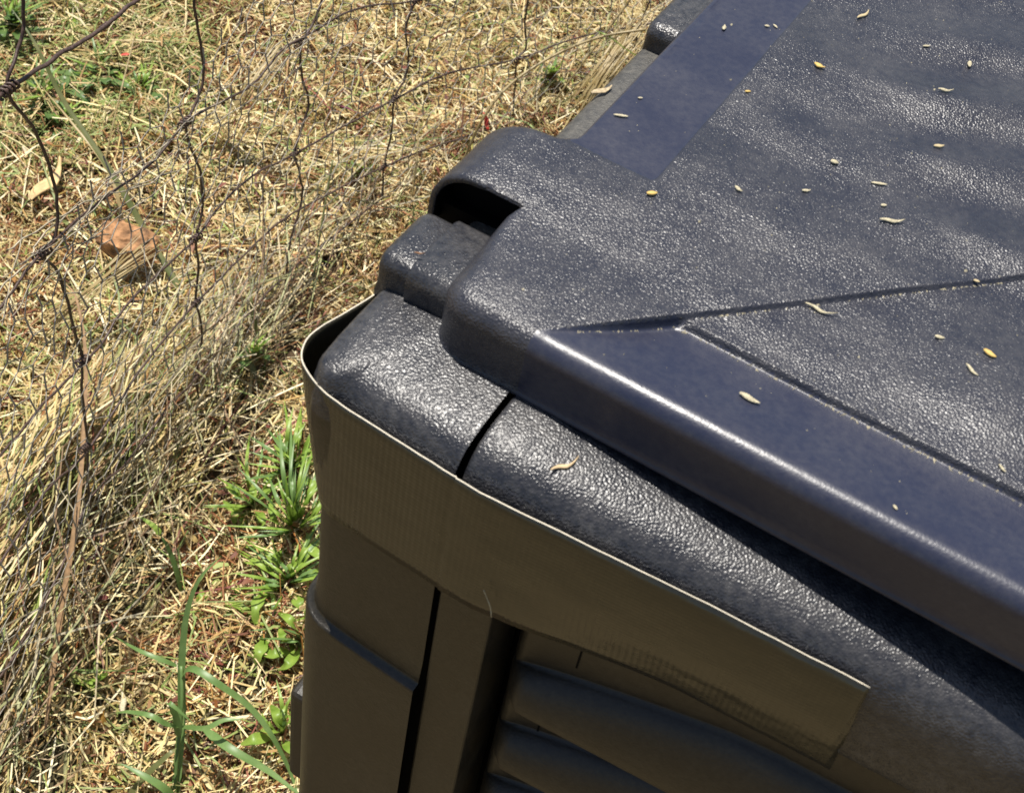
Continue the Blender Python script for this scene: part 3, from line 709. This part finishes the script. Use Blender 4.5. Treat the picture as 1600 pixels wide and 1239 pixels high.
def weed(base, n, rlo, rhi, wid, label, kind='leaf', mat=LEAF, hmax=.05, a0=0, a1=360, blades=0):
    L_ = []; bx, by = base
    for k in range(n):
        a = math.radians(a0 + (a1 - a0) * (k + random.uniform(.1, .9)) / n); r = random.uniform(rlo, rhi); h = random.uniform(.4, 1) * hmax
        dx, dy = math.cos(a) * r, math.sin(a) * r * .8; c = random.uniform(-.25, .25)
        L_.append(([(bx, by, 0.006), (bx + dx * .35 - dy * c, by + dy * .35 + dx * c, h * .8), (bx + dx * .7 - dy * c, by + dy * .7 + dx * c, h), (bx + dx, by + dy, h * .7)], wid * random.uniform(.5, 1.0), kind, mat))
    for k in range(int(blades * 2.2)):
        a = math.radians(random.uniform(170, 350)); r = random.uniform(rhi * .5, rhi * 1.35)
        dx, dy = math.cos(a) * r * .7, math.sin(a) * r
        L_.append(([(bx, by, 0), (bx + dx * .4 + random.uniform(-9, 9), by + dy * .5, hmax * 1.0), (bx + dx, by + dy, hmax * random.uniform(.6, 1.4))], random.uniform(.0012, .0026), 'blade', random.choice((BLADE, LEAF, LEAF))))
    return plant('leafy_weed', label, 'weed', base, L_, 'green weeds between the clippings')
weed((456, 735), 4, 40, 85, .0045, 'green weed clump at the corner post just under the tape', blades=16, hmax=.05)
weed((462, 830), 4, 55, 130, .0050, 'largest bright green weed, thick with blades, against the corner post', blades=18, hmax=.07)
weed((450, 915), 7, 45, 115, .0062, 'bright green rosette of broad leaves below the largest weed', 'lobed', hmax=.045, blades=14)
weed((430, 980), 9, 40, 100, .0060, 'small low rosette with pale tips near the ledge of the corner post', 'lobed', hmax=.035, blades=3)
weed((392, 790), 9, 35, 90, .0050, 'thin leaved weed in the brown litter nearest the hay ridge', hmax=.05, blades=6)
weed((468, 1000), 8, 30, 75, .0060, 'pale green sprout pressed against the lower ledge of the corner post', hmax=.05, blades=4)
weed((340, 935), 6, 25, 70, .0095, 'flat toothed leaves lying on the brown litter left of the bright rosettes', 'lobed', hmax=.02, a0=-30, a1=200)
weed((372, 830), 6, 20, 60, .0075, 'small rosette lying at the foot of the hay ridge', 'lobed', hmax=.02, a0=-60, a1=120)
weed((140, 1060), 9, 8, 30, .0045, 'tiny light green seedling beside the hay ridge', 'leaf', hmax=.04)
weed((440, 1150), 8, 25, 70, .0060, 'weed with narrow leaves beside the lower corner post', 'leaf', hmax=.05, blades=4)
weed((155, 118), 11, 22, 70, .0070, 'dull green broad leaved weed near the top left knot of the fence', 'lobed', DLEAF, hmax=.035, blades=4)
weed((70, 150), 12, 30, 80, .0065, 'loose green weed behind the left stay wire', 'lobed', DLEAF, hmax=.04, blades=6)
weed((20, 40), 12, 20, 70, .0060, 'grassy tuft in the top left corner of the photo', 'lobed', DLEAF, hmax=.05, blades=9)
weed((30, 560), 5, 15, 45, .0050, 'sparse sprig at the left edge of the photo', 'leaf', OLIVE, hmax=.03)
weed((400, 560), 4, 15, 45, .0045, 'sparse thin leaved sprig between fence and tape loop', 'leaf', BLADE, hmax=.05, blades=3)
weed((570, 270), 5, 10, 30, .0040, 'small sprig above the hinge knuckle by the fence', 'leaf', OLIVE, hmax=.05, blades=2)
weed((860, 120), 5, 10, 35, .0050, 'small green sprig near the rim beyond the hinge cover', 'leaf', LEAF, hmax=.05, blades=3)
weed((215, 150), 8, 18, 60, .0055, 'small dull weed right of the broad leaved one behind the fence', 'lobed', DLEAF, hmax=.03, blades=5)
weed((105, 190), 7, 18, 55, .0050, 'low dull weed under the long dark green blade', 'lobed', DLEAF, hmax=.03, blades=5)
weed((120, 20), 6, 15, 45, .0060, 'leafy weed at the top edge left of the second stay wire', 'leaf', LEAF, hmax=.03)

def stalk(label, pix, w_, mat, cat='grass stalk', kind='blade', name='grass_stalk'):
    P = [gnd(*p) for p in pix]; b = gnd(pix[0][0], pix[0][1]); V, F = blade_mesh(P, w_, .5, 8) if kind == 'blade' else tube(spline(P, 8), w_, 5)
    o = mesh(name, [Vector(v) - b for v in V], F, mat); o.location = b; tag(o, label, cat); return o
stalk('long dark green blade crossing the fence from the top left corner', [(310, 500, .01), (240, 385, .05), (170, 265, .10), (100, 160, .14), (55, 70, .18), (15, 10, .2)], .0034, OLIVE)
stalk('bent pale green blade crossing below the curled dry leaf', [(205, 420, .01), (190, 340, .05), (170, 270, .08), (110, 190, .1), (60, 130, .1)], .0020, DRYB)
stalk('thin straight stalk leaning left of the second stay wire', [(160, 270, .02), (180, 180, .06), (212, 50, .1)], .0009, DRYB, kind='tube')
stalk('thin green stalk behind the tape loop', [(487, 500, .01), (492, 420, .04), (506, 330, .08), (520, 250, .12)], .0011, OLIVE, kind='tube')
stalk('short olive blade leaning toward the tape loop', [(412, 610, .005), (385, 560, .03), (358, 525, .05)], .0030, OLIVE)
stalk('upright olive blade between the fence and the tape loop', [(402, 580, .005), (400, 520, .03), (392, 470, .06), (396, 430, .07)], .0026, OLIVE)
stalk('arched straw coloured stalk reaching from the hinge cover to the second hinge', [(720, 260, .02), (755, 185, .08), (800, 130, .11), (870, 85, .13), (940, 58, .14), (1010, 46, .15)], .0016, DRYB, kind='tube')
stalk('green blade dipping behind the rim below the arched stalk', [(1000, 92, .08), (975, 76, .12), (950, 58, .14), (930, 48, .14)], .0024, LEAF)
stalk('tall pale stalk leaning right beyond the hinge cover', [(830, 205, .01), (880, 140, .06), (940, 60, .12), (1000, -20, .18)], .0012, DRYB, kind='tube')
stalk('yellow stalk in front of the straw behind the hinge knuckle', [(640, 330, .01), (650, 260, .05), (655, 190, .08)], .0012, DRYB, kind='tube')
stalk('brown upright stalk near the hinge cover', [(717, 250, .01), (722, 200, .04), (724, 165, .06)], .0010, simple('brown_stalk', (.20, .09, .05), .8), kind='tube')
stalk('light dry straw lying across the band below the bark chunk', [(440, 452, .03), (380, 462, .035), (300, 466, .035), (225, 470, .03)], .0011, DRYB, kind='tube')
stalk('long pale straw slanting through the lower fence', [(470, 400, .03), (390, 470, .05), (300, 560, .06), (200, 640, .06), (140, 690, .05)], .0016, DRYB)
stalk('long dry grass leaf hanging beside the left stay wire', [(70, 1150, .03), (95, 960, .08), (118, 820, .12), (130, 690, .15), (134, 560, .18), (120, 470, .2), (100, 440, .2)], .0022, simple('brown_reed', (.28, .17, .08), .7))
stalk('flat pale straw crossing the fence left of the tape', [(470, 300, .05), (400, 380, .06), (320, 470, .08), (230, 560, .08)], .0014, DRYB)
# dry grass bunches caught in the wire
for (lab, A, B, n_, sp_) in [('bunch of bleached grass leaning on the fence between its second and third stay wires', (330, 230, .02), (440, 60, .17), 16, 16),
                       ('bunch of dry grass hanging from the knot of the left stay wire', (60, 520, .03), (240, 370, .12), 14, 18),
                       ('upright dry grass clump beyond the second hinge', (900, 190, .01), (1010, 10, .12), 26, 26)]:
    b = gnd(A[0], A[1]); r = empty('dry_grass_bunch', b); tag(r, lab, 'dry grass')
    for k in range(n_):
        u = random.gauss(0, 1) * sp_; v = random.gauss(0, 1) * sp_
        P = [gnd(A[0] + u, A[1] + v * .6, A[2]), gnd((A[0] + B[0]) / 2 + u * .4 + random.gauss(0, 5), (A[1] + B[1]) / 2 + v * .3, (A[2] + B[2]) / 2 * 1.15), gnd(B[0] + v * .8, B[1] + u * .7, B[2] * random.uniform(.7, 1.1))]
        V, F = blade_mesh(P, random.uniform(.0008, .0017), .4, 6); o = mesh('leaf', V, F, DRYB, r); o.location = -b
# dark weathered bits of the litter and small red leaves
def flake(name, label, cat, loc, L_, W_, T_, rz, mat, curl=.0, group=None, ry=0.0, tip=.25):
    V = []; F = []; N = 9; K = 8
    for i in range(N):
        u = i / (N - 1); w_ = W_ * (math.sin(math.pi * (u * .86 + .07)) ** .7) * (1 - tip * u) * (1 + .15 * nz(u * 7, L_ * 900)); x = (u - .5) * L_; yc = curl * L_ * (u - .5) ** 2 * 4 * (1 if u > .5 else -.6)
        for k in range(K):
            a = 2 * math.pi * k / K; V.append((x, yc + w_ * .5 * math.cos(a), T_ * .5 + T_ * .5 * math.sin(a) * (w_ / W_) + abs(curl) * L_ * .18 * (2 * u - 1) ** 2))
    for i in range(N - 1):
        for k in range(K): F.append((i * K + k, i * K + (k + 1) % K, (i + 1) * K + (k + 1) % K, (i + 1) * K + k))
    F.append(tuple(range(K))[::-1]); F.append(tuple((N - 1) * K + k for k in range(K)))
    o = mesh(name, V, F, mat); o.location = loc; o.rotation_euler = (0, ry, rz); tag(o, label, cat, group); return o
TANL = simple('tan_leaf', (.42, .33, .20), .8, .4, 900)
RED = simple('red_leaf', (.50, .05, .03), .6, .4, 400)
flake('red_leaf', 'small red leaf on a stem above the hinge cover', 'leaf', gnd(760, 190, .06), .020, .006, .0012, 2.2, RED, .2, ry=-.9)
flake('red_leaf', 'tiny red leaf near the first straight stalk and broad weed', 'leaf', gnd(197, 86, .035), .012, .006, .001, .8, RED, .2)
flake('dry_leaf', 'curled pale brown leaf behind the left stay wire', 'leaf', gnd(76, 290, .03), .055, .020, .004, 1.2, simple('dry_leaf', (.62, .43, .2), .7, .35, 120, .002), .5)
flake('dead_leaf', 'pale scrap of dead leaf on the dusty side rim', 'leaf', Vector(onz(940, 144, .0098)), .0085, .0032, .0009, .7, TANL, .3)
flake('seed_pod', 'white curled husk on the litter near the tall grass plant', 'husk', gnd(193, 1100, .03), .018, .006, .004, 2.0, HUSK, .2)
# bark chunk
bb = gnd(200, 382, .058); V = []; F = []
bm = bmesh.new(); bmesh.ops.create_icosphere(bm, subdivisions=4, radius=1)
for v in bm.verts:
    p = v.co.copy(); sgn = Vector((max(-.75, min(.75, p.x)), max(-.72, min(.72, p.y)), max(-.6, min(.6, p.z))))
    k = 1 + .22 * noise.noise(p * 2.2) + .10 * noise.noise(p * 7); v.co = Vector((sgn.x * .036 * k, sgn.y * .021 * k, sgn.z * .024 * k))
me = bpy.data.meshes.new('bark_chunk'); bm.to_mesh(me); bm.free(); me.materials.append(WOOD)
o = bpy.data.objects.new('bark_chunk', me); COL.objects.link(o); o.location = bb; o.rotation_euler = (.2, -.1, math.radians(4)); tag(o, 'rough orange brown bark chunk lying in the clippings behind the fence', 'bark')

# ---------------- bits lying on the bin ----------------
def lid_at(px, py):
    z_ = .029
    for _ in range(4):
        p = onz(px, py, z_); z_ = lidz(p[0] / mm, p[1] / mm) * mm
    return Vector(p) + Vector((0, 0, .0002))
YEL = simple('yellow_flake', (.62, .42, .12), .7); TAN = simple('tan_flake', (.50, .40, .22), .7)
def im_ang(px, py, a_img):                     # heading on the lid plane of an image direction (degrees, clockwise down)
    a = onz(px, py, .029); b = onz(px + 10 * math.cos(math.radians(a_img)), py + 10 * math.sin(math.radians(a_img)), .029); return math.atan2(b[1] - a[1], b[0] - a[0])
bits = [ # px, py, length px, width px, image angle, curl, material, label
 (1170, 625, 36, 14, 35, .1, HUSK, 'large pale seed husk on the smooth front strip of the lid'),
 (1279, 487, 42, 9, 45, .5, HUSK, 'pale S-shaped husk just below the diagonal crease of the lid'),
 (970, 183, 24, 7, 8, .0, HUSK, 'pale oblong husk on the smooth left strip of the lid'),
 (1018, 305, 18, 12, 5, .1, YEL, 'round yellow flake at the near end of the smooth left strip'),
 (1392, 348, 38, 10, 18, .3, HUSK, 'pale husk with a thin tail on the upper textured lid'),
 (1373, 289, 26, 7, 8, .0, HUSK, 'straight pale sliver above the tailed husk on the lid'),
 (1303, 256, 13, 11, 20, .0, HUSK, 'small white crumb left of the straight sliver'),
 (1279, 106, 15, 13, 50, .4, YEL, 'yellowish crumpled crumb on the upper lid near the left strip'),
 (1153, 298, 14, 9, 60, .3, HUSK, 'small whitish crumb right of the yellow flake'),
 (1259, 300, 14, 7, 10, .2, HUSK, 'thin pale crumb between two whitish crumbs on the upper lid'),
 (1466, 231, 17, 9, 10, .2, TAN, 'tan crumb on the upper lid below the white streak'),
 (1476, 144, 20, 8, 25, .5, HUSK, 'bent pale chip on the upper lid at right'),
 (1514, 103, 15, 9, 95, .0, HUSK, 'upright pale chip near the top right of the lid'),
 (1348, 27, 30, 8, -8, .3, TAN, 'long tan leaf scrap near the top edge of the lid'),
 (1447, 74, 12, 5, 0, .0, HUSK, 'short white sliver near the top right of the lid'),
 (1545, 555, 22, 13, 40, .1, YEL, 'tan seed on the lower lid panel at right'),
 (1517, 580, 26, 8, 60, .2, HUSK, 'slim pale husk beside the tan seed'),
 (1467, 529, 15, 9, 20, .1, HUSK, 'small pale seed on the lower lid panel'),
 (1565, 733, 16, 6, 55, .1, HUSK, 'thin pale chip near the groove at the right edge'),
 (1398, 794, 10, 7, 50, .0, HUSK, 'white crumb on the rounded front edge of the lid'),
 (1131, 46, 13, 8, -45, .2, HUSK, 'whitish crumb on the smooth left strip near the second hinge'),
 (1198, 43, 8, 6, 10, .0, HUSK, 'left one of two white specks side by side on the left strip'),
 (1211, 43, 10, 5, 40, .0, HUSK, 'right one of two white specks side by side on the left strip'),
 (1000, 155, 8, 5, 0, .0, HUSK, 'tiny white speck just above the oblong husk'),
 (1168, 145, 10, 6, 0, .0, YEL, 'small yellow speck along the inner edge of the left strip'),
 (1380, 323, 10, 8, 0, .0, HUSK, 'small white crumb between the sliver and the tailed husk'),
 (1525, 441, 10, 7, 20, .0, TAN, 'tan crumb by the diagonal crease near the right edge'),
]
for i, (px_, py_, l_, w_, a_, cu, m_, lab) in enumerate(bits):
    p = lid_at(px_, py_); k = (p - Vector(CAM)).length / FPX
    flake('husk' if m_ is HUSK else 'leaf_scrap', lab, 'husk' if m_ is HUSK else 'leaf scrap', p, l_ * k * .95, w_ * k * .85, min(.0012, w_ * k * .5), im_ang(px_, py_, a_), m_, cu, 'crumbs scattered on the bin')
p = Vector(onz(881, 731, .0045)) ; flake('husk', 'curled tan husk on the textured rail above the tape', 'husk', p, .0075, .0018, .0012, im_ang(881, 731, 10), simple('tan_husk', (.62, .46, .26), .7), .55, 'crumbs scattered on the bin')
p = Vector(onz(655, 397, .0215)); flake('leaf_scrap', 'tiny brown scrap on the hinge knuckle', 'leaf scrap', p, .0028, .0008, .0005, im_ang(655, 397, 25), simple('brown_scrap', (.22, .11, .05), .8), .4, 'crumbs scattered on the bin')
# dust specks: too many to count
VV = []; FF = []
for i in range(420):
    x, y = random.uniform(-28, 240), random.uniform(40, 330); z_ = lidz(x, y); s_ = random.choice([.12, .16, .2, .26]) * (1 + (random.random() < .08) * 1.4)
    c = Vector((x, y, z_)) * mm; o_ = len(VV)
    for d in ((1, 0, 0), (0, 1, 0), (-1, 0, 0), (0, -1, 0), (0, 0, 1.2)): VV.append(c + Vector((d[0] * random.uniform(.6, 1.4), d[1] * random.uniform(.6, 1.4), d[2])) * s_ * mm)
    FF += [(o_, o_ + 1, o_ + 4), (o_ + 1, o_ + 2, o_ + 4), (o_ + 2, o_ + 3, o_ + 4), (o_ + 3, o_, o_ + 4)]
for i in range(150):
    if i % 2: t_ = random.uniform(8, 150); x, y = 2.7 + t_ * .691 + .9, 37.4 + t_ * .722 - .9
    else: x = random.uniform(34, 150); y = 65.9 - .01 * (x - 33) + random.gauss(0, .3)
    a_ = random.uniform(0, 3.14); l_ = random.uniform(.25, 1.0) * (2 if random.random() < .08 else 1); w_ = random.uniform(.12, .26); z_ = lidz(x, y) + .05; o_ = len(VV); ca, sa = math.cos(a_), math.sin(a_)
    for (u, v, h) in ((-l_, 0, 0), (0, -w_, 0), (l_, 0, 0), (0, w_, 0), (0, 0, .3)): VV.append(Vector((x + u * ca - v * sa, y + u * sa + v * ca, z_ + h)) * mm)
    FF += [(o_, o_ + 1, o_ + 4), (o_ + 1, o_ + 2, o_ + 4), (o_ + 2, o_ + 3, o_ + 4), (o_ + 3, o_, o_ + 4)]
tag(mesh('dust_specks', VV, FF, HUSK, None, False), 'fine pale dust specks scattered over the lid', 'dust', None, 'stuff')

V, F = tube(spline([(.0165, -.0026, -.0425), (.0182, -.0029, -.045), (.0200, -.0031, -.0483), (.0212, -.0034, -.0525)], 5), .00016, 4)
tag(mesh('straw_fibre', V, F, HUSK), 'fine pale fibre stuck to the tape above the dark slot', 'straw')
